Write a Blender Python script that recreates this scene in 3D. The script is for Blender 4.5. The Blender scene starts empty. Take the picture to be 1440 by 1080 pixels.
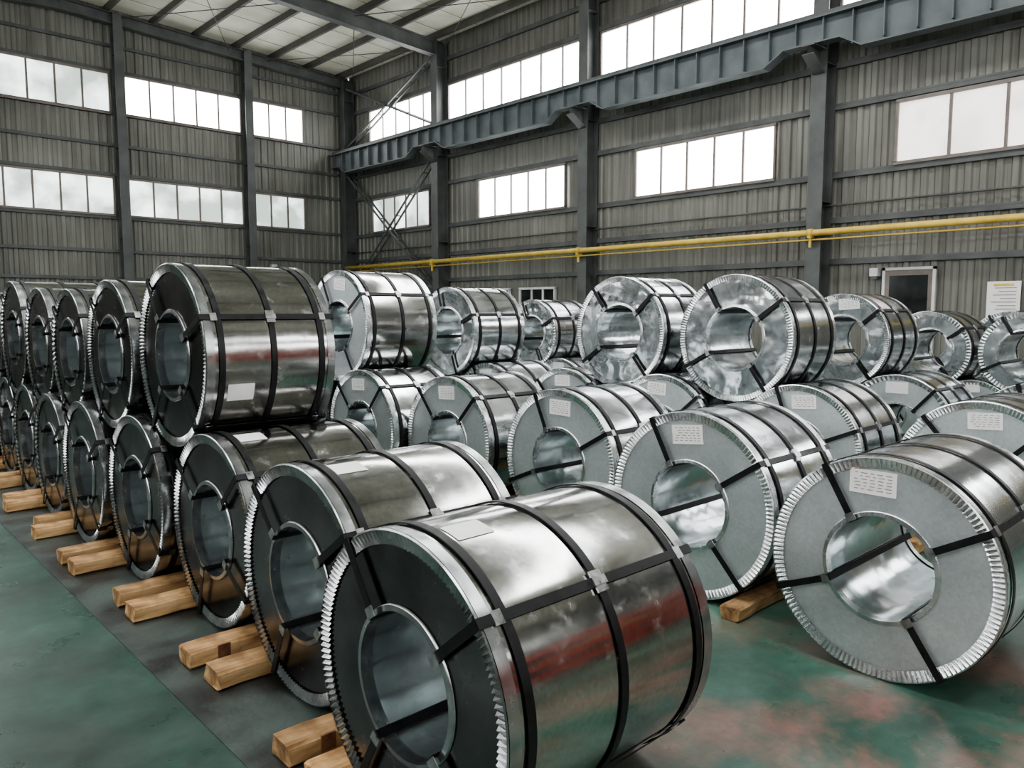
import bpy, bmesh, math, random
from mathutils import Vector, Matrix
random.seed(7)
sc = bpy.context.scene
try:
    sc.view_settings.view_transform = 'AgX'
    sc.view_settings.look = 'AgX - Medium High Contrast'
except Exception as e:
    print(e)

# ---------------------------------------------------------------- materials
def new_mat(name):
    m = bpy.data.materials.new(name); m.use_nodes = True
    nt = m.node_tree; b = nt.nodes['Principled BSDF']
    return m, nt, b
def N(nt, t, **kw):
    n = nt.nodes.new(t)
    for k, v in kw.items():
        if k in n.inputs: n.inputs[k].default_value = v
        else: setattr(n, k, v)
    return n
def ramp(nt, fac, stops):
    r = nt.nodes.new('ShaderNodeValToRGB')
    e = r.color_ramp.elements
    while len(e) < len(stops): e.new(0.5)
    for i, (p, c) in enumerate(stops):
        e[i].position = p; e[i].color = (c[0], c[1], c[2], 1) if len(c) == 3 else c
    nt.links.new(fac, r.inputs['Fac'])
    return r
def coords(nt, scale=(1, 1, 1), kind='Object'):
    tc = nt.nodes.new('ShaderNodeTexCoord'); mp = nt.nodes.new('ShaderNodeMapping')
    mp.inputs['Scale'].default_value = scale
    nt.links.new(tc.outputs[kind], mp.inputs['Vector'])
    return mp.outputs['Vector']
def noise_mat(name, c1, c2, scale=4, rough=(0.4, 0.6), metal=0.0, bump=0.0, bscale=None, stretch=(1, 1, 1), detail=5, lo=.35, hi=.65, bdist=.01):
    m, nt, b = new_mat(name)
    v = coords(nt, stretch)
    n = N(nt, 'ShaderNodeTexNoise', Scale=scale, Detail=detail)
    nt.links.new(v, n.inputs['Vector'])
    r = ramp(nt, n.outputs['Fac'], [(lo, c1), (hi, c2)])
    nt.links.new(r.outputs['Color'], b.inputs['Base Color'])
    mr = N(nt, 'ShaderNodeMapRange'); mr.inputs['From Min'].default_value = .3; mr.inputs['From Max'].default_value = .7
    mr.inputs['To Min'].default_value = rough[0]; mr.inputs['To Max'].default_value = rough[1]
    nt.links.new(n.outputs['Fac'], mr.inputs['Value']); nt.links.new(mr.outputs['Result'], b.inputs['Roughness'])
    b.inputs['Metallic'].default_value = metal
    if bump:
        n2 = N(nt, 'ShaderNodeTexNoise', Scale=bscale or scale * 3, Detail=2)
        nt.links.new(v, n2.inputs['Vector'])
        bp = N(nt, 'ShaderNodeBump', Strength=bump, Distance=bdist)
        nt.links.new(n2.outputs['Fac'], bp.inputs['Height']); nt.links.new(bp.outputs['Normal'], b.inputs['Normal'])
    return m

def zinc_mat(name, c1, c2, rough, metal=1.0, bump=.3, bscale=2.5, spangle=.12, smudge=.25, bdist=.02, smz=(.57, .74)):
    """galvanised sheet: crystal spangle, soft dents, dusty smudges"""
    m, nt, b = new_mat(name); v = coords(nt)
    oi = nt.nodes.new('ShaderNodeObjectInfo')
    off = N(nt, 'ShaderNodeVectorMath', operation='ADD'); nt.links.new(v, off.inputs[0])
    cb = nt.nodes.new('ShaderNodeCombineXYZ'); mm = N(nt, 'ShaderNodeMath', operation='MULTIPLY'); mm.inputs[1].default_value = 40
    nt.links.new(oi.outputs['Random'], mm.inputs[0])
    for i in range(3): nt.links.new(mm.outputs[0], cb.inputs[i])
    nt.links.new(cb.outputs[0], off.inputs[1]); v = off.outputs[0]
    n = N(nt, 'ShaderNodeTexNoise', Scale=3, Detail=4); nt.links.new(v, n.inputs['Vector'])
    r = ramp(nt, n.outputs['Fac'], [(.35, c1), (.65, c2)])
    vo = N(nt, 'ShaderNodeTexVoronoi', Scale=70); nt.links.new(v, vo.inputs['Vector'])
    bw = nt.nodes.new('ShaderNodeRGBToBW'); nt.links.new(vo.outputs['Color'], bw.inputs[0])
    sp = ramp(nt, bw.outputs[0], [(.2, (1 - spangle,) * 3), (.8, (1 + spangle,) * 3)])
    mx = N(nt, 'ShaderNodeMix', data_type='RGBA', blend_type='MULTIPLY'); mx.inputs[0].default_value = 1
    nt.links.new(r.outputs['Color'], mx.inputs[6]); nt.links.new(sp.outputs['Color'], mx.inputs[7])
    nt.links.new(mx.outputs[2], b.inputs['Base Color'])
    n4 = N(nt, 'ShaderNodeTexNoise', Scale=9, Detail=8, Roughness=.7); nt.links.new(v, n4.inputs['Vector'])
    sm = ramp(nt, n4.outputs['Fac'], [(smz[0], (0,) * 3), (smz[1], (smudge,) * 3)])
    mr = N(nt, 'ShaderNodeMapRange'); mr.inputs['From Min'].default_value = .3; mr.inputs['From Max'].default_value = .7
    mr.inputs['To Min'].default_value = rough[0]; mr.inputs['To Max'].default_value = rough[1]
    nt.links.new(n.outputs['Fac'], mr.inputs['Value'])
    ad = N(nt, 'ShaderNodeMath', operation='ADD'); nt.links.new(mr.outputs[0], ad.inputs[0]); nt.links.new(sm.outputs['Color'], ad.inputs[1])
    nt.links.new(ad.outputs[0], b.inputs['Roughness'])
    su = N(nt, 'ShaderNodeMath', operation='SUBTRACT'); su.inputs[0].default_value = metal
    nt.links.new(sm.outputs['Color'], su.inputs[1]); nt.links.new(su.outputs[0], b.inputs['Metallic'])
    if bump:
        n2 = N(nt, 'ShaderNodeTexNoise', Scale=bscale, Detail=2); nt.links.new(v, n2.inputs['Vector'])
        bp = N(nt, 'ShaderNodeBump', Strength=bump, Distance=bdist)
        nt.links.new(n2.outputs['Fac'], bp.inputs['Height']); nt.links.new(bp.outputs['Normal'], b.inputs['Normal'])
    return m
M = {}
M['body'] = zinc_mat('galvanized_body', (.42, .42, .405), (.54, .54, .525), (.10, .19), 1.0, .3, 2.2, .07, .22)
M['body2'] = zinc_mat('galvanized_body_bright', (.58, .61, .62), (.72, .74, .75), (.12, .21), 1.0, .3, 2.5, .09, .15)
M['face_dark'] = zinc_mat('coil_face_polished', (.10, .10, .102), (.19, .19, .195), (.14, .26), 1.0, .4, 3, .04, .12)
M['face_matte'] = zinc_mat('coil_face_zinc', (.56, .60, .61), (.66, .70, .71), (.34, .45), .7, .15, 4, .05, .06)
M['face_crinkle'] = zinc_mat('coil_face_foil', (.62, .66, .67), (.76, .79, .80), (.13, .24), 1.0, .6, 3.2, .03, .06, .07)
M['rim'] = noise_mat('edge_protector', (.62, .64, .65), (.78, .80, .81), 12, (.2, .32), .95, 0)
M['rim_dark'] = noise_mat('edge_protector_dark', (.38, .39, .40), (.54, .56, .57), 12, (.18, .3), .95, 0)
M['bore'] = zinc_mat('coil_bore', (.55, .60, .61), (.72, .76, .77), (.14, .26), .9, .35, 4, .04, .1, .03)
M['strap'] = noise_mat('black_strap', (.006, .006, .007), (.014, .014, .016), 20, (.35, .5), .2)
M['seal'] = noise_mat('strap_seal', (.35, .36, .36), (.6, .6, .6), 30, (.25, .4), 1.0)
M['label'] = noise_mat('label_paper', (.84, .83, .81), (.90, .89, .87), 10, (.6, .8))
M['ink'] = noise_mat('label_ink', (.28, .2, .2), (.4, .32, .32), 60, (.6, .8))
M['rust'] = noise_mat('rusty_plate', (.10, .04, .02), (.22, .10, .05), 20, (.6, .8))
def wood_mat():
    m, nt, b = new_mat('timber')
    oi = nt.nodes.new('ShaderNodeObjectInfo')
    v = coords(nt, (.6, 6, 6)); n = N(nt, 'ShaderNodeTexNoise', Scale=4, Detail=7, Distortion=.6); nt.links.new(v, n.inputs['Vector'])
    r = ramp(nt, n.outputs['Fac'], [(.25, (.20, .09, .035)), (.45, (.50, .29, .13)), (.7, (.74, .51, .27))])
    v2 = coords(nt); n2 = N(nt, 'ShaderNodeTexNoise', Scale=9, Detail=6); nt.links.new(v2, n2.inputs['Vector'])
    d = ramp(nt, n2.outputs['Fac'], [(.35, (.42, .36, .3)), (.58, (1, 1, 1))])
    mx = N(nt, 'ShaderNodeMix', data_type='RGBA', blend_type='MULTIPLY'); mx.inputs[0].default_value = .9
    nt.links.new(r.outputs['Color'], mx.inputs[6]); nt.links.new(d.outputs['Color'], mx.inputs[7])
    hs = nt.nodes.new('ShaderNodeHueSaturation'); mr = N(nt, 'ShaderNodeMapRange'); mr.inputs['To Min'].default_value = .75; mr.inputs['To Max'].default_value = 1.25
    nt.links.new(oi.outputs['Random'], mr.inputs['Value']); nt.links.new(mr.outputs[0], hs.inputs['Value']); nt.links.new(mx.outputs[2], hs.inputs['Color'])
    nt.links.new(hs.outputs['Color'], b.inputs['Base Color']); b.inputs['Roughness'].default_value = .75
    bp = N(nt, 'ShaderNodeBump', Strength=.6, Distance=.01); nt.links.new(n.outputs['Fac'], bp.inputs['Height']); nt.links.new(bp.outputs['Normal'], b.inputs['Normal'])
    return m
M['wood'] = wood_mat()
M['steel'] = noise_mat('painted_steel_grey', (.068, .072, .07), (.115, .122, .118), 2, (.45, .6))
M['steel2'] = noise_mat('painted_steel_blue', (.082, .098, .102), (.14, .158, .163), 2, (.45, .6))
M['purlin'] = noise_mat('purlin_steel', (.05, .048, .042), (.085, .08, .072), 3, (.5, .7))
M['yellow'] = noise_mat('yellow_paint', (.60, .41, .08), (.76, .55, .13), 4, (.35, .5))
M['frame'] = noise_mat('window_frame', (.16, .13, .115), (.22, .19, .17), 4, (.4, .6))
M['frame_w'] = noise_mat('door_frame', (.55, .56, .55), (.7, .7, .7), 4, (.4, .6))
M['darkglass'] = noise_mat('dark_glass', (.01, .012, .012), (.03, .035, .035), 2, (.1, .2))
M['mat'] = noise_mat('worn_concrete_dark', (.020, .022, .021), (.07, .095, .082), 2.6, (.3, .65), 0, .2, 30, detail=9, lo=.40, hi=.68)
M['red'] = noise_mat('red_paint', (.42, .05, .035), (.58, .09, .06), 2, (.4, .6))

def wall_mat():
    m, nt, b = new_mat('corrugated_sheet')
    v = coords(nt)
    n = N(nt, 'ShaderNodeTexNoise', Scale=.6, Detail=6); nt.links.new(v, n.inputs['Vector'])
    r = ramp(nt, n.outputs['Fac'], [(.3, (.145, .145, .128)), (.7, (.25, .248, .222))])
    v2 = coords(nt, (5, 5, .15)); n2 = N(nt, 'ShaderNodeTexNoise', Scale=2, Detail=4); nt.links.new(v2, n2.inputs['Vector'])
    r2 = ramp(nt, n2.outputs['Fac'], [(.35, (.62, .60, .56)), (.6, (1, 1, 1))])
    mx = N(nt, 'ShaderNodeMix', data_type='RGBA', blend_type='MULTIPLY'); mx.inputs[0].default_value = .8
    nt.links.new(r.outputs['Color'], mx.inputs[6]); nt.links.new(r2.outputs['Color'], mx.inputs[7])
    nt.links.new(mx.outputs[2], b.inputs['Base Color'])
    b.inputs['Roughness'].default_value = .5; b.inputs['Metallic'].default_value = .1
    return m
M['wall'] = wall_mat()

def pane_mat(name, c1, c2, strength, sc_=1.1, a=.36, z=.5):
    m, nt, b = new_mat(name)
    v = coords(nt); n = N(nt, 'ShaderNodeTexNoise', Scale=sc_, Detail=8); nt.links.new(v, n.inputs['Vector'])
    r = ramp(nt, n.outputs['Fac'], [(a, c1), (z, c2)])
    nt.links.new(r.outputs['Color'], b.inputs['Emission Color'])
    b.inputs['Emission Strength'].default_value = strength
    b.inputs['Base Color'].default_value = (.6, .62, .62, 1); b.inputs['Roughness'].default_value = .3
    return m
M['pane'] = pane_mat('daylit_pane', (.86, .92, .95), (1, 1, 1), 10.0)
M['pane_low'] = pane_mat('frosted_pane', (.22, .27, .24), (.9, .97, .97), 2.4, .9, .42, .62)
M['pane_pink'] = pane_mat('curtained_pane', (.66, .57, .53), (.86, .80, .76), 1.7)

def roof_mat():
    m, nt, b = new_mat('roof_insulation')
    v = coords(nt); n = N(nt, 'ShaderNodeTexNoise', Scale=.8, Detail=6); nt.links.new(v, n.inputs['Vector'])
    r = ramp(nt, n.outputs['Fac'], [(.3, (.36, .35, .28)), (.7, (.58, .57, .48))])
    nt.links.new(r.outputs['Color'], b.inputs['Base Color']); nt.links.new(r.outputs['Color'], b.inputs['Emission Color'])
    b.inputs['Emission Strength'].default_value = .16; b.inputs['Roughness'].default_value = .6  # weak glow added in place of daylight through the panels
    return m
M['roof'] = roof_mat()

def floor_mat():
    m, nt, b = new_mat('green_epoxy_floor')
    v = coords(nt)
    n1 = N(nt, 'ShaderNodeTexNoise', Scale=.6, Detail=8, Roughness=.6, Distortion=.2); nt.links.new(v, n1.inputs['Vector'])
    base = ramp(nt, n1.outputs['Fac'], [(.32, (.022, .045, .037)), (.45, (.045, .10, .076)), (.58, (.07, .155, .117)), (.75, (.15, .235, .195))])
    n2 = N(nt, 'ShaderNodeTexNoise', Scale=1.3, Detail=8, Roughness=.65, Distortion=.4); nt.links.new(v, n2.inputs['Vector'])
    stain = ramp(nt, n2.outputs['Fac'], [(.44, (0, 0, 0)), (.62, (1, 1, 1))])
    sep = N(nt, 'ShaderNodeVectorMath', operation='DISTANCE'); sep.inputs[1].default_value = (3.2, .7, 0)
    nt.links.new(v, sep.inputs[0])
    mr = N(nt, 'ShaderNodeMapRange'); mr.inputs['From Min'].default_value = .4; mr.inputs['From Max'].default_value = 2.0
    mr.inputs['To Min'].default_value = .9; mr.inputs['To Max'].default_value = .06
    nt.links.new(sep.outputs['Value'], mr.inputs['Value'])
    mu = N(nt, 'ShaderNodeMath', operation='MULTIPLY'); nt.links.new(stain.outputs['Color'], mu.inputs[0]); nt.links.new(mr.outputs['Result'], mu.inputs[1])
    # wall shade painted into the floor colour, darker toward the left side
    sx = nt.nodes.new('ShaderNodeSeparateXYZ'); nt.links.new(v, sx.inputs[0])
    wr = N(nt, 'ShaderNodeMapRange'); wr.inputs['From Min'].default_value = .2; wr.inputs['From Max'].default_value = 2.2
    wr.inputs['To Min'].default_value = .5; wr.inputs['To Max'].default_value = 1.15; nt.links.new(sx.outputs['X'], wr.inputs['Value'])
    mx = N(nt, 'ShaderNodeMix', data_type='RGBA'); nt.links.new(mu.outputs[0], mx.inputs[0])
    nt.links.new(base.outputs['Color'], mx.inputs[6]); mx.inputs[7].default_value = (.27, .12, .10, 1)
    n5 = N(nt, 'ShaderNodeTexNoise', Scale=14, Detail=8, Roughness=.7); nt.links.new(v, n5.inputs['Vector'])
    sc5 = ramp(nt, n5.outputs['Fac'], [(.35, (.8, .8, .8)), (.65, (1.1, 1.1, 1.1))])
    m2 = N(nt, 'ShaderNodeMix', data_type='RGBA', blend_type='MULTIPLY'); m2.inputs[0].default_value = 1
    nt.links.new(mx.outputs[2], m2.inputs[6]); nt.links.new(sc5.outputs['Color'], m2.inputs[7])
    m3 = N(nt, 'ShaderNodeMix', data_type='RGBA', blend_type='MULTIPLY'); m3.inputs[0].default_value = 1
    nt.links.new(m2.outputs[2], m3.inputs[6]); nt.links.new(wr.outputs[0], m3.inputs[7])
    nt.links.new(m3.outputs[2], b.inputs['Base Color'])
    n3 = N(nt, 'ShaderNodeTexNoise', Scale=3, Detail=6); nt.links.new(v, n3.inputs['Vector'])
    rr = ramp(nt, n3.outputs['Fac'], [(.3, (.22,) * 3), (.7, (.48,) * 3)]); nt.links.new(rr.outputs['Color'], b.inputs['Roughness'])
    bp = N(nt, 'ShaderNodeBump', Strength=.1, Distance=.01); nt.links.new(n3.outputs['Fac'], bp.inputs['Height']); nt.links.new(bp.outputs['Normal'], b.inputs['Normal'])
    return m
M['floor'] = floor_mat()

# ---------------------------------------------------------------- mesh builder
class MB:
    def __init__(s): s.v = []; s.f = []; s.mi = []; s.sm = []; s.mats = []
    def m(s, key):
        if M[key] not in s.mats: s.mats.append(M[key])
        return s.mats.index(M[key])
    def face(s, idx, k, smooth=False): s.f.append(idx); s.mi.append(k); s.sm.append(smooth)
    def box(s, a, b, key, mat=None):
        k = s.m(key); o = len(s.v)
        for x in (a[0], b[0]):
            for y in (a[1], b[1]):
                for z in (a[2], b[2]):
                    p = Vector((x, y, z))
                    s.v.append(tuple(mat @ p) if mat is not None else (x, y, z))
        for q in ((0, 1, 3, 2), (4, 6, 7, 5), (0, 4, 5, 1), (2, 3, 7, 6), (0, 2, 6, 4), (1, 5, 7, 3)):
            s.face([o + i for i in q], k)
    def beam(s, p, q, w, h, key):
        p = Vector(p); q = Vector(q); d = q - p
        mt = Matrix.Translation(p) @ d.to_track_quat('X', 'Z').to_matrix().to_4x4()
        s.box((0, -w / 2, -h / 2), (d.length, w / 2, h / 2), key, mt)
    def tube(s, p, q, r, key, n=16):
        p = Vector(p); q = Vector(q); d = q - p; k = s.m(key)
        mt = Matrix.Translation(p) @ d.to_track_quat('X', 'Z').to_matrix().to_4x4(); o = len(s.v)
        for x in (0, d.length):
            for i in range(n):
                a = 2 * math.pi * i / n; s.v.append(tuple(mt @ Vector((x, r * math.cos(a), r * math.sin(a)))))
        for i in range(n):
            j = (i + 1) % n; s.face([o + i, o + j, o + n + j, o + n + i], k, True)
        s.face([o + i for i in range(n)][::-1], k); s.face([o + n + i for i in range(n)], k)
    def obj(s, name, loc=(0, 0, 0), rotz=0, parent=None):
        me = bpy.data.meshes.new(name); me.from_pydata(s.v, [], s.f)
        for mm in s.mats: me.materials.append(mm)
        me.polygons.foreach_set('material_index', s.mi); me.polygons.foreach_set('use_smooth', s.sm)
        me.update()
        o = bpy.data.objects.new(name, me); sc.collection.objects.link(o)
        o.location = loc; o.rotation_euler = (0, 0, rotz)
        if parent: o.parent = parent
        return o

# ---------------------------------------------------------------- coil
def coil(x, y, z, R, L=.8, hole=.254, face='face_matte', body='body', rim='rim', straps=(145, 60, 332, 236), label='face', det=1, rotz=0.0, lab_ang=None):
    b = MB(); nf = 140 if det else 72; n = nf * 2
    cs = [(math.cos(2 * math.pi * i / n), math.sin(2 * math.pi * i / n)) for i in range(n)]
    def ring(xx, r, alt=None):
        o = len(b.v)
        for i, (c, s_) in enumerate(cs):
            X = xx if alt is None else (xx if i % 2 == 0 else alt)
            b.v.append((X, r * c, r * s_))
        return o
    def skin(o1, o2, key, smooth=True, flip=False):
        k = b.m(key)
        for i in range(n):
            j = (i + 1) % n
            q = [o1 + i, o1 + j, o2 + j, o2 + i]
            b.face(q[::-1] if flip else q, k, smooth)
    Ri = hole; Ro = R - .006
    skin(ring(.01, Ro), ring(L - .01, Ro), body, True, True)
    skin(ring(.02, Ri), ring(L - .02, Ri), 'bore', True)
    for xx, fl in ((.016, False), (L - .016, True)):
        prev = ring(xx, Ri)
        for t in (.25, .5, .75, 1):
            cur = ring(xx, Ri + (Ro - Ri) * t); skin(prev, cur, face, True, not fl); prev = cur
    for sgn, e in ((1, 0.0), (-1, L)):
        fl = sgn < 0
        X = lambda t: e + sgn * t
        w = .055
        a = ring(X(.05), R - .003); c = ring(X(.004), R - .001)
        skin(a, c, rim, True, fl)
        d1 = ring(X(.002), R - .002); d2 = ring(X(-.002), R - .008)
        skin(d1, d2, rim, False, fl)
        e1 = ring(X(-.002), R - .008, X(.005)); e2 = ring(X(.004), R - w, X(.014))
        skin(e1, e2, rim, False, fl)
        g1 = ring(X(.014), Ri + .018); g2 = ring(X(.006), Ri + .014); g3 = ring(X(.004), Ri - .004); g4 = ring(X(.05), Ri - .006)
        skin(g1, g2, rim, True, fl); skin(g2, g3, rim, False, fl); skin(ring(X(.004), Ri - .004), g4, rim, True, fl)
    for t in (.11 * .8 / L, .5, 1 - .11 * .8 / L):
        xc = t * L; h = .016; r0 = R - .001; r1 = R + .003
        rs = [ring(xc - h, r0), ring(xc - h, r1), ring(xc + h, r1), ring(xc + h, r0)]
        for i in range(3): skin(rs[i], rs[i + 1], 'strap', False, True)
    for a in straps:
        mt = Matrix.Rotation(math.radians(a), 4, 'X'); h = .016
        b.box((-.014, R + .002, -h), (L + .014, R + .005, h), 'strap', mt)
        for x0, x1 in ((-.014, -.010), (L + .010, L + .014)):
            b.box((x0, Ri - .012, -h), (x1, R + .004, h), 'strap', mt)
        b.box((-.014, Ri - .014, -h), (L + .014, Ri - .010, h), 'strap', mt)
        if det:
            for x0, x1 in ((.045, .08), (L - .08, L - .045)):
                b.box((x0, R + .003, -.022), (x1, R + .007, .022), 'seal', mt)
            b.box((-.018, Ri - .01, -.022), (-.014, Ri + .028, .022), 'seal', mt)
    for a in (straps[0] + 0, straps[0] + 120):
        mt = Matrix.Rotation(math.radians(a), 4, 'X')
        b.box((L * .5 - .024, R + .001, -.036), (L * .5 + .024, R + .009, .036), 'seal', mt)
        b.box((L * .5 - .03, R + .001, -.014), (L * .5 + .03, R + .014, .014), 'seal', mt)
    if label == 'face':
        la = lab_ang if lab_ang is not None else random.uniform(84, 100)
        rc = (R - .055 + Ri + .03) / 2 + .025
        cy, cz = rc * math.cos(math.radians(la)), rc * math.sin(math.radians(la))
        mt = Matrix.Translation((0, cy, cz)) @ Matrix.Rotation(math.radians(random.uniform(-6, 6)), 4, 'X')
        b.box((.008, -.105, -.056), (.012, .105, .056), 'label', mt)
        if det:
            for r_ in range(6):
                zz = .040 - r_ * .015; yy = -.085
                while yy < .07:
                    w = random.uniform(.01, .03); b.box((.0065, yy, zz - .002), (.0079, min(yy + w, .088), zz + .002), 'ink', mt); yy += w + .014
    elif label:
        a, xc = label[:2]; hw = .055; k = b.m('label'); o = len(b.v); st = 8   # paper sheet following the curved wrap
        da = math.degrees(.10 / R)
        for i in range(st + 1):
            an = math.radians(a - da / 2 + da * i / st)
            for xx in (xc - .075, xc + .075): b.v.append((xx, (R - .0035) * math.cos(an), (R - .0035) * math.sin(an)))
        for i in range(st): b.face([o + 2 * i, o + 2 * i + 2, o + 2 * i + 3, o + 2 * i + 1], k)
    return b.obj('steel_coil', (x, y, z), rotz)

def rest(l1, l2, R):
    (y1, z1, r1), (y2, z2, r2) = l1, l2
    d = math.hypot(y2 - y1, z2 - z1); A = R + r1 + .006; B = R + r2 + .006
    a = (A * A - B * B + d * d) / (2 * d); h = math.sqrt(max(A * A - a * a, 0))
    ux, uz = (y2 - y1) / d, (z2 - z1) / d
    return y1 + a * ux - h * uz, z1 + a * uz + h * ux

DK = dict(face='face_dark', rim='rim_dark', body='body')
LT = dict(face='face_matte', rim='rim', body='body2')
CR = dict(face='face_crinkle', rim='rim', body='body2')
def sj(base=(145, 60, 332, 236)):
    j = random.uniform(-14, 14); return tuple(a + j for a in base)

blocks = []
BH = .095
def on_blocks(R, g=.30): return BH + math.sqrt(R * R - g * g) + .006
low = []
ys = [3.0 + 1.062 * i for i in range(12)]
xs = [1.53, 1.58, 1.53, 1.50, 1.52, 1.56, 1.6, 1.55, 1.6, 1.6, 1.6, 1.6]
RA = .507
coil(1.345, 1.955, RA + .006, RA, .99, .243, straps=(140, 55, 300, 222), label=(101, .20), **DK)
blocks += [(1.955 + .41, 1.26)]
for i, (yy, xx) in enumerate(zip(ys, xs)):
    R = .522 if i < 4 else .51
    z = on_blocks(R); low.append((yy, z, R))
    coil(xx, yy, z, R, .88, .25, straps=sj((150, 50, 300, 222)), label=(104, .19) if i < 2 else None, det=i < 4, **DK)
    blocks += [(yy - .385, 1.29 + random.uniform(-.05, .05)), (yy + .385, 1.29 + random.uniform(-.05, .05))]
ups = [(1, .53, 1.60, .77), (2, .50, 1.57, .8), (3, .49, 1.58, .8), (4, .51, 1.6, .8), (5, .55, 1.6, .85), (6, .5, 1.6, .8), (7, .52, 1.6, .8), (8, .5, 1.6, .8), (9, .5, 1.6, .8)]
for i, R, xx, L in ups:
    y, z = rest(low[i], low[i + 1], R)
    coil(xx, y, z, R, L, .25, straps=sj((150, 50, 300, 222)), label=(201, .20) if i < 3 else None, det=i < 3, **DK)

chocks = []
F = dict(det=0)
def row(lower, uppers, L=.8):
    lw = []
    for k, (xx, yy, R, st, d) in enumerate(lower):
        lw.append((yy, R, R)); LL = d.get('L', L)
        coil(xx, yy, R, R, LL, d.get('hole', .254), straps=d.get('straps', sj()), label=d.get('label', 'face'), det=d.get('det', 1), lab_ang=d.get('la'), **st)
        if d.get('chock', True):
            hw = math.sqrt(R * R - (R - .085) ** 2)
            for sg in (-1, 1): chocks.append((xx - .12, yy + sg * (hw + .07), LL + .24))
    for (i, xx, R, st, d) in uppers:
        y, z = rest(lw[i], lw[i + 1], R)
        coil(xx, y, z, R, d.get('L', L), d.get('hole', .254), straps=d.get('straps', sj()), label=d.get('label', None), det=d.get('det', 1), lab_ang=d.get('la'), **st)
row([(3.585, 1.375, .52, LT, dict(L=1.0, hole=.247, chock=False, straps=(150, 60, 337, 236), la=84)),
     (3.81, 2.56, .558, LT, dict(la=88, straps=(146, 62, 335, 228))), (4.17, 3.96, .56, LT, {}), (4.11, 5.23, .57, LT, {}),
     (3.98, 6.40, .57, LT, {}), (3.95, 7.58, .57, LT, F), (3.95, 8.75, .56, LT, F), (3.95, 9.92, .56, LT, F), (3.95, 11.1, .56, LT, F), (3.95, 12.3, .56, LT, F), (3.95, 13.5, .56, LT, F)],
    [(4, 4.1, .565, dict(face='face_matte', rim='rim', body='body'), dict(L=.85, label='face', la=96)),
     (7, 4.0, .54, DK, F), (8, 4.0, .54, DK, F), (9, 4.0, .52, DK, F)])
row([(5.8, 1.60, .55, LT, dict(det=1)), (6.0, 3.00, .55, LT, dict(la=98)), (5.95, 4.33, .555, LT, {}), (5.95, 5.57, .55, LT, {}), (5.9, 6.75, .55, LT, F), (5.9, 7.95, .55, LT, F), (5.9, 9.15, .55, LT, F), (5.9, 10.4, .55, LT, F)],
    [(1, 6.1, .565, CR, dict(hole=.28)), (2, 6.1, .56, CR, dict(hole=.28)), (4, 5.8, .53, CR, dict(hole=.28)), ])
row([(7.9, .55, .53, LT, F), (7.9, 1.75, .54, LT, F), (7.9, 2.93, .54, LT, F), (7.9, 4.06, .54, LT, F), (7.9, 5.18, .54, LT, F), (7.9, 6.3, .54, LT, F), (7.9, 7.48, .52, LT, F), (7.9, 8.58, .52, LT, F), (7.9, 9.7, .52, LT, F)],
    [(2, 7.9, .48, CR, dict(label='face')), (6, 7.9, .49, CR, F)])
row([(9.9, .9 + i * .97, .455, LT, F) for i in range(11)],
    [(1, 9.9, .455, CR, F), (2, 9.9, .455, CR, F), (8, 9.9, .52, CR, F)])
row([(11.8, 1.5 + i * 1.0, .46, LT, F) for i in range(9)],
    [(0, 11.8, .46, CR, F), (1, 11.8, .46, CR, F), (2, 11.8, .46, CR, F), (7, 11.8, .5, CR, F), (6, 11.8, .5, CR, F)])

bi = [0]
def timber(x, y, L, w=.15, h=BH, name='timber_block', rz=0):
    b = MB(); j = lambda: random.uniform(-.008, .008); k = b.m('wood'); segs = 10; c = .014
    prof = [(-w / 2 + c, 0), (w / 2 - c, 0), (w / 2, c), (w / 2, h - c), (w / 2 - c, h), (-w / 2 + c, h), (-w / 2, h - c), (-w / 2, c)]
    for s_ in range(segs + 1):
        dy = j() * .5
        for (py, pz) in prof: b.v.append((L * s_ / segs + (j() if s_ in (0, segs) else 0), py + dy + j() * .4, pz if pz == 0 else pz - abs(j()) * .6))
    n = 8
    for s_ in range(segs):
        for i in range(n):
            q = (i + 1) % n; b.face([s_ * n + i, s_ * n + q, (s_ + 1) * n + q, (s_ + 1) * n + i][::-1], k)
    b.face(list(range(n)), k); b.face([segs * n + i for i in range(n)][::-1], k)
    if name == 'timber_block':
        bi[0] += 1
        if bi[0] in (1, 2, 4):      # rusty steel wedge nailed to the side
            b.box((.13, -w / 2 - .006, .02), (.19, -w / 2 + .004, .085), 'rust')
    return b.obj(name, (x, y, 0.004 if name == 'timber_block' else 0), rz)
for (yy, xx) in blocks: timber(xx, yy, 1.25, w=.15 + random.uniform(-.01, .01), h=BH - .004, rz=random.uniform(-.012, .012))
for (xx, yy, L) in chocks: timber(xx, yy, L, w=.12, h=.085, name='timber_chock')

# ---------------------------------------------------------------- room
XW, YW, XL, YB = 15.2, 24.8, -6.0, -14.0
def roofz(x): return 9.95 + .05 * (XW - x) if x > 6 else 9.95 + .05 * (XW - 6) - .05 * (6 - x)
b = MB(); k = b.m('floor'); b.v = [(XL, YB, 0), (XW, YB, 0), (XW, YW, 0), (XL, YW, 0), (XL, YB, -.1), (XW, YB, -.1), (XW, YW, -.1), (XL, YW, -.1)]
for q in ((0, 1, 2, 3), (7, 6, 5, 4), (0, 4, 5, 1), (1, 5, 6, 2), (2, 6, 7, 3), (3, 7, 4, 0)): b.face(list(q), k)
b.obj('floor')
b = MB(); b.box((1.15, 1.95, 0), (2.3, 16, .004), 'mat'); b.obj('floor_strip')

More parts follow.
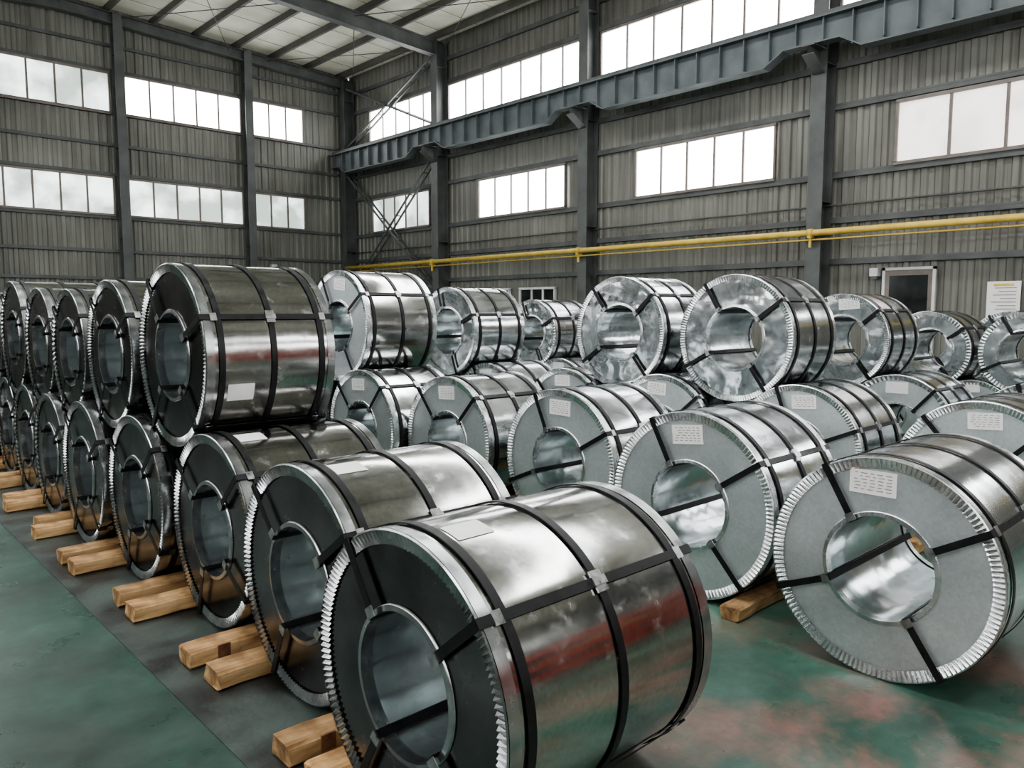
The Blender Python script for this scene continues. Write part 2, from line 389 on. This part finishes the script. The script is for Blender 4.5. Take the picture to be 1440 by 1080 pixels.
def corrugated(name, p0, p1, inward, top):
    p0 = Vector(p0); p1 = Vector(p1); d = (p1 - p0); Ln = d.length; d.normalize(); inw = Vector(inward)
    b = MB(); k = b.m('wall'); pitch = .24; prof = [(0, 0), (.06, 0), (.09, .035), (.18, .035), (.21, 0)]
    pts = []; t = 0
    while t < Ln:
        for a, o in prof:
            if t + a <= Ln: pts.append((t + a, o))
        t += pitch
    pts.append((Ln, 0))
    for (a, o) in pts:
        p = p0 + d * a + inw * (o - .035); b.v.append((p.x, p.y, 0)); b.v.append((p.x, p.y, top(p)))
    for i in range(len(pts) - 1): b.face([2 * i, 2 * i + 2, 2 * i + 3, 2 * i + 1], k)
    o = b.obj(name)
corrugated('wall_right', (XW, YB, 0), (XW, YW, 0), (-1, 0, 0), lambda p: roofz(XW) + .02)
corrugated('wall_left', (XL, YB, 0), (XL, YW, 0), (1, 0, 0), lambda p: roofz(XL) + .02)
corrugated('wall_far', (XL, YW, 0), (XW, YW, 0), (0, -1, 0), lambda p: roofz(p.x) + .02)
corrugated('wall_near', (XL, YB, 0), (XW, YB, 0), (0, 1, 0), lambda p: roofz(p.x) + .02)
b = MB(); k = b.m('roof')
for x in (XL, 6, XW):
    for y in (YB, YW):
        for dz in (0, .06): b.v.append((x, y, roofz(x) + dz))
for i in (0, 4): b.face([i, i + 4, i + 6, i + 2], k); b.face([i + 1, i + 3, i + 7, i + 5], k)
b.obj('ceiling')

b = MB(); x = XW - .5
while x > XL:
    b.box((x - .04, YB, roofz(x) - .2), (x + .04, YW, roofz(x) - .01), 'purlin'); x -= 1.25
b.obj('roof_purlins')
frames = [19.2 - 6.03 * i for i in range(6)]
def ibeam_x(b, x0, x1, y, dep, wd, key='steel'):
    z0, z1 = roofz(x0) - .2, roofz(x1) - .2
    b.beam((x0, y, z0 - .01), (x1, y, z1 - .01), wd, .02, key); b.beam((x0, y, z0 - dep), (x1, y, z1 - dep), wd, .02, key)
    b.beam((x0, y, z0 - dep / 2), (x1, y, z1 - dep / 2), .02, dep, key)
for y in frames + [YW - .25]:
    b = MB(); dep = .42 if y != YW - .25 else .3
    ibeam_x(b, 6, XW - .2, y, dep, .24); ibeam_x(b, XL + .2, 6, y, dep, .24)
    b.obj('roof_rafter')
b = MB()
for i, y in enumerate([YW - .3] + frames[:3]):
    y2 = ([YW - .3] + frames[:4])[i + 1]
    for x0 in (3, 7.5, 12):
        x1 = x0 + 3.2 if x0 > 6 else x0 + 3
        b.tube((x0, y, roofz(x0) - .3), (x1, y2, roofz(x1) - .3), .012, 'purlin', 6); b.tube((x1, y, roofz(x1) - .3), (x0, y2, roofz(x0) - .3), .012, 'purlin', 6)
y = YW - 1.2
while y > 0:
    b.tube((XL + .1, y, roofz(XL) - .03), (6, y, roofz(6) - .03), .006, 'purlin', 4); b.tube((6, y, roofz(6) - .03), (XW - .1, y, roofz(XW) - .03), .006, 'purlin', 4); y -= 1.2
b.obj('roof_bracing')

GX = 14.45; zt = 7.1
def hcol(x, y, top, dep=.42, wd=.28, axis='x', name='steel_column', corbel=False):
    b = MB(); t = .022
    def bx(a0, a1, c0, c1, z0, z1):
        if axis == 'x': b.box((a0, c0, z0), (a1, c1, z1), 'steel')
        else: b.box((c0, a0, z0), (c1, a1, z1), 'steel')
    bx(-dep / 2, -dep / 2 + t, -wd / 2, wd / 2, 0, top); bx(dep / 2 - t, dep / 2, -wd / 2, wd / 2, 0, top)
    bx(-dep / 2 + t, dep / 2 - t, -t / 2, t / 2, 0, top); bx(-dep / 2 - .06, dep / 2 + .02, -wd / 2 - .06, wd / 2 + .06, 0, .03)
    z = 1.2
    while z < top: bx(-dep / 2 + t, dep / 2 - t, -wd / 2, wd / 2, z, z + .015); z += 2.6
    if corbel:      # bracket that carries the crane girder
        zc = zt - .44; x0 = GX - .2 - x; x1 = -dep / 2
        b.box((x0, -.13, zc - .03), (x1, .13, zc), 'steel')
        o = len(b.v); kk = b.m('steel')
        for yy in (-.01, .01): b.v += [(x0, yy, zc - .03), (x1, yy, zc - .03), (x1, yy, zc - .45), (x0, yy, zc - .18)]
        b.face([o, o + 1, o + 2, o + 3], kk); b.face([o + 7, o + 6, o + 5, o + 4], kk)
        b.beam((x0, 0, zc - .18), (x1, 0, zc - .45), .24, .02, 'steel')
    return b.obj(name, (x, y, 0))
for y in frames + [YW - .3]:
    hcol(XW - .27, y, roofz(XW) - .18, .42, .3, corbel=(y in frames))
for x in (11.3, 7.44, 3.6, -.3, -4):
    hcol(x, YW - .24, roofz(x) - .2, .3, .26, 'y')
for y in frames: hcol(XL + .27, y, roofz(XL) - .18)

def girts(name, zs, wall):
    b = MB()
    for z in zs:
        if wall == 'right': b.box((XW - .07, YB, z - .045), (XW - .001, YW, z + .045), 'steel'); b.box((XW - .075, YB, z + .03), (XW - .06, YW, z + .07), 'steel')
        if wall == 'far': b.box((XL, YW - .07, z - .045), (XW, YW - .001, z + .045), 'steel')
    b.obj(name)
girts('trim_1', (2.65, 3.45, 4.32, 5.62, 6.4, 7.25, 8.62, 9.3), 'right')
girts('trim_2', (2.65, 3.45, 4.42, 5.66, 6.5, 7.4, 8.6, 9.3), 'far')

wn = [0]
def window(wall, u0, u1, z0, z1, n, pane='pane', fk='frame'):
    wn[0] += 1; b = MB(); fw = .045
    def bx(ua, ub, za, zb, d0, d1, key):
        if wall == 'right': b.box((XW - d1, ua, za), (XW - d0, ub, zb), key)
        elif wall == 'left': b.box((XL + d0, ua, za), (XL + d1, ub, zb), key)
        elif wall == 'far': b.box((ua, YW - d1, za), (ub, YW - d0, zb), key)
        else: b.box((ua, YB + d0, za), (ub, YB + d1, zb), key)
    bx(u0, u1, z0, z1, .04, .055, pane)
    bx(u0 - fw, u1 + fw, z0 - fw, z0 + .015, .03, .11, fk); bx(u0 - fw, u1 + fw, z1 - .015, z1 + fw, .03, .11, fk)
    bx(u0 - fw, u0, z0, z1, .03, .11, fk); bx(u1, u1 + fw, z0, z1, .03, .11, fk)
    for i in range(1, n):
        u = u0 + (u1 - u0) * i / n; bx(u - .025, u + .025, z0, z1, .055, .09, fk)
    b.obj('window_%d' % wn[0])
Z = (7.4, 8.5)
window('right', 19.5, 23.3, *Z, 5); window('right', 13.45, 18.95, *Z, 7); window('right', 7.45, 12.9, *Z, 7); window('right', 1.4, 6.9, *Z, 7); window('right', -4.6, .9, *Z, 7)
window('right', 20.0, 23.2, 4.42, 5.5, 5, 'pane_low'); window('right', 14.14, 17.56, 4.42, 5.5, 5); window('right', 8.24, 11.78, 4.42, 5.5, 5)
window('right', 2.3, 5.79, 4.42, 5.5, 4, 'pane_pink'); window('right', -3.7, -.2, 4.42, 5.5, 4)
for zz, p in ((Z, 'pane'), ((4.5, 5.55), 'pane_low')):
    window('far', 11.5, 13.3, *zz, 3, p); window('far', 7.65, 11.1, *zz, 5, p); window('far', 3.8, 7.2, *zz, 5, 'pane_low'); window('far', -.1, 3.4, *zz, 5, p); window('far', -3.8, -.5, *zz, 5, p)
for u in (-12, -6, 0, 6, 12, 18):
    window('left', u, u + 5.2, 7.2, 8.6, 7); window('left', u + 1, u + 4.6, 4.2, 5.6, 5)
for u in (-4, 1, 6, 11):
    window('near', u, u + 3.5, 7.2, 8.6, 5); window('near', u, u + 3.5, 4.2, 5.6, 5)
for (a, c) in ((16.3, 17.7), (14.5, 15.8)):
    window('right', a, c, 1.2, 2.3, 3, 'darkglass', fk='frame_w')

b = MB()
b.box((XW - .1, 5.02, 0), (XW - .03, 5.07, 2.5), 'frame_w'); b.box((XW - .1, 5.9, 0), (XW - .03, 5.95, 2.5), 'frame_w'); b.box((XW - .1, 5.02, 2.45), (XW - .03, 5.95, 2.5), 'frame_w')
b.box((XW - .08, 5.07, 0.0), (XW - .03, 5.9, 2.45), 'frame'); b.box((XW - .09, 5.15, .9), (XW - .08, 5.82, 2.35), 'darkglass'); b.box((XW - .12, 5.15, 1.05), (XW - .09, 5.2, 1.2), 'seal')
b.obj('door_1')
b = MB(); b.box((XW - .06, 3.7, 1.45), (XW - .03, 4.2, 2.2), 'label')
for i in range(9): b.box((XW - .062, 3.76, 2.08 - i * .06), (XW - .06, 4.14 - random.random() * .15, 2.095 - i * .06), 'ink')
b.box((XW - .064, 3.8, 2.12), (XW - .06, 4.1, 2.16), 'yellow'); b.obj('notice_board')
for (p0, p1) in (((XW - .2, 6.0, 2.35), (XW - .03, 6.15, 2.5)), ((12.0, YW - .2, 3.1), (12.2, YW - .03, 3.25))):
    b = MB(); b.box(p0, p1, 'frame_w')
    b.box((p0[0] + .02, p0[1] + .02, p0[2] - .05), (p1[0] - .02, p1[1] - .02, p0[2]), 'steel'); b.obj('wall_light_fitting')

b = MB()
ends = [YW - .1] + frames
for i in range(len(ends) - 1):
    y1, y0 = ends[i], ends[i + 1]
    prof = [(y0, .42), (y0 + .55, .42), (y0 + .95, .66), (y1 - .95, .66), (y1 - .55, .42), (y1, .42)]
    for (ya, da), (yb, db) in zip(prof[:-1], prof[1:]):
        kk = b.m('steel2'); o = len(b.v)
        for xx in (GX - .012, GX + .012):
            b.v += [(xx, ya, zt), (xx, yb, zt), (xx, yb, zt - db), (xx, ya, zt - da)]
        b.face([o, o + 1, o + 2, o + 3], kk); b.face([o + 7, o + 6, o + 5, o + 4], kk)
        b.beam((GX, ya, zt - da), (GX, yb, zt - db), .26, .025, 'steel2')
    yy = y0 + .3
    while yy < y1 - .1:
        dep = .42 if (yy - y0 < .55 or y1 - yy < .55) else .6
        b.box((GX - .12, yy - .012, zt - dep), (GX + .12, yy + .012, zt), 'steel2'); yy += .55
b.box((GX - .17, ends[-1], zt), (GX + .17, ends[0], zt + .03), 'steel2')
b.box((GX - .035, ends[-1], zt + .03), (GX + .035, ends[0], zt + .14), 'steel')
b.obj('crane_runway_girder')

b = MB()
for z0, z1 in ((2.4, 6.4), (7.4, 9.4)):
    for dx in (-.1, .1):
        b.beam((14.9 + dx, 19.4, z0), (14.9 + dx, 24.3, z1), .05, .05, 'steel'); b.beam((14.9 + dx, 24.3, z0), (14.9 + dx, 19.4, z1), .05, .05, 'steel')
    for t in (.1, .25, .4, .6, .75, .9):
        for a, c in ((z0, z1), (z1, z0)):
            b.beam((14.8, 19.4 + 4.9 * t, a + (c - a) * t), (15.0, 19.4 + 4.9 * t, a + (c - a) * t), .03, .03, 'steel')
    b.beam((14.9, 19.4, z0), (14.9, 24.3, z0), .06, .06, 'steel')
b.obj('cross_brace')

b = MB(); px = 14.60
b.tube((px, YB + .1, 3.2), (px, YW - .6, 3.2), .062, 'yellow'); b.tube((px + .03, YB + .1, 3.07), (px + .03, YW - .6, 3.07), .018, 'yellow', 8)
for y in frames:
    b.tube((px, y - .05, 3.2), (px, y + .05, 3.2), .08, 'yellow')
    b.box((px - .07, y - .03, 3.1), (XW - .485, y + .03, 3.14), 'yellow'); b.box((px - .02, y - .02, 2.92), (px + .02, y + .02, 3.12), 'yellow')
b.obj('yellow_gas_pipe')
b = MB(); b.tube((XW - .12, YB + .1, 3.75), (XW - .12, YW - .1, 3.75), .02, 'steel', 8); b.obj('wall_conduit')

for xx in (-1, 4, 9):
    b = MB()
    for dx in (0, 4.0):
        for dy in (0, 1.0): b.box((dx, dy, 0), (dx + .12, dy + .12, 2.6), 'red')
    for z in (.5, 1.4, 2.3):
        b.box((0, -.02, z), (4.12, .1, z + .45), 'red'); b.box((0, 1.02, z), (4.12, 1.14, z + .3), 'red'); b.box((.1, .1, z + .1), (4.0, 1.0, z + .13), 'steel')
    b.obj('red_reflection_rack', (xx, -5.5, 0))  # unseen red rack added to give the coils their red reflections

# ---------------------------------------------------------------- light + world
w = bpy.data.worlds.new('overcast'); sc.world = w; w.use_nodes = True
w.node_tree.nodes['Background'].inputs['Color'].default_value = (.85, .92, 1, 1); w.node_tree.nodes['Background'].inputs['Strength'].default_value = 1.0
def area(name, loc, rot, sx, sy, e, col=(1, 1, 1)):
    l = bpy.data.lights.new(name, 'AREA'); l.shape = 'RECTANGLE'; l.size = sx; l.size_y = sy; l.energy = e; l.color = col
    o = bpy.data.objects.new(name, l); sc.collection.objects.link(o); o.location = loc; o.rotation_euler = rot
area('roof_fill', (2, 6, 9.4), (0, 0, 0), 1.2, 18, 850, (.98, 1, 1))  # this and the next: fill lamps added to brighten the hall
area('roof_fill', (10, 6, 9.4), (0, 0, 0), 1.0, 18, 700, (.98, 1, 1))

cam = bpy.data.cameras.new('camera'); co = bpy.data.objects.new('camera', cam); sc.collection.objects.link(co)
co.location = (0, 0, 1.7); co.rotation_euler = (math.radians(90 - 5.41), 0, math.radians(-43.1))
cam.sensor_width = 36; cam.lens = 1087 / 1440 * 36; cam.clip_end = 200
sc.camera = co
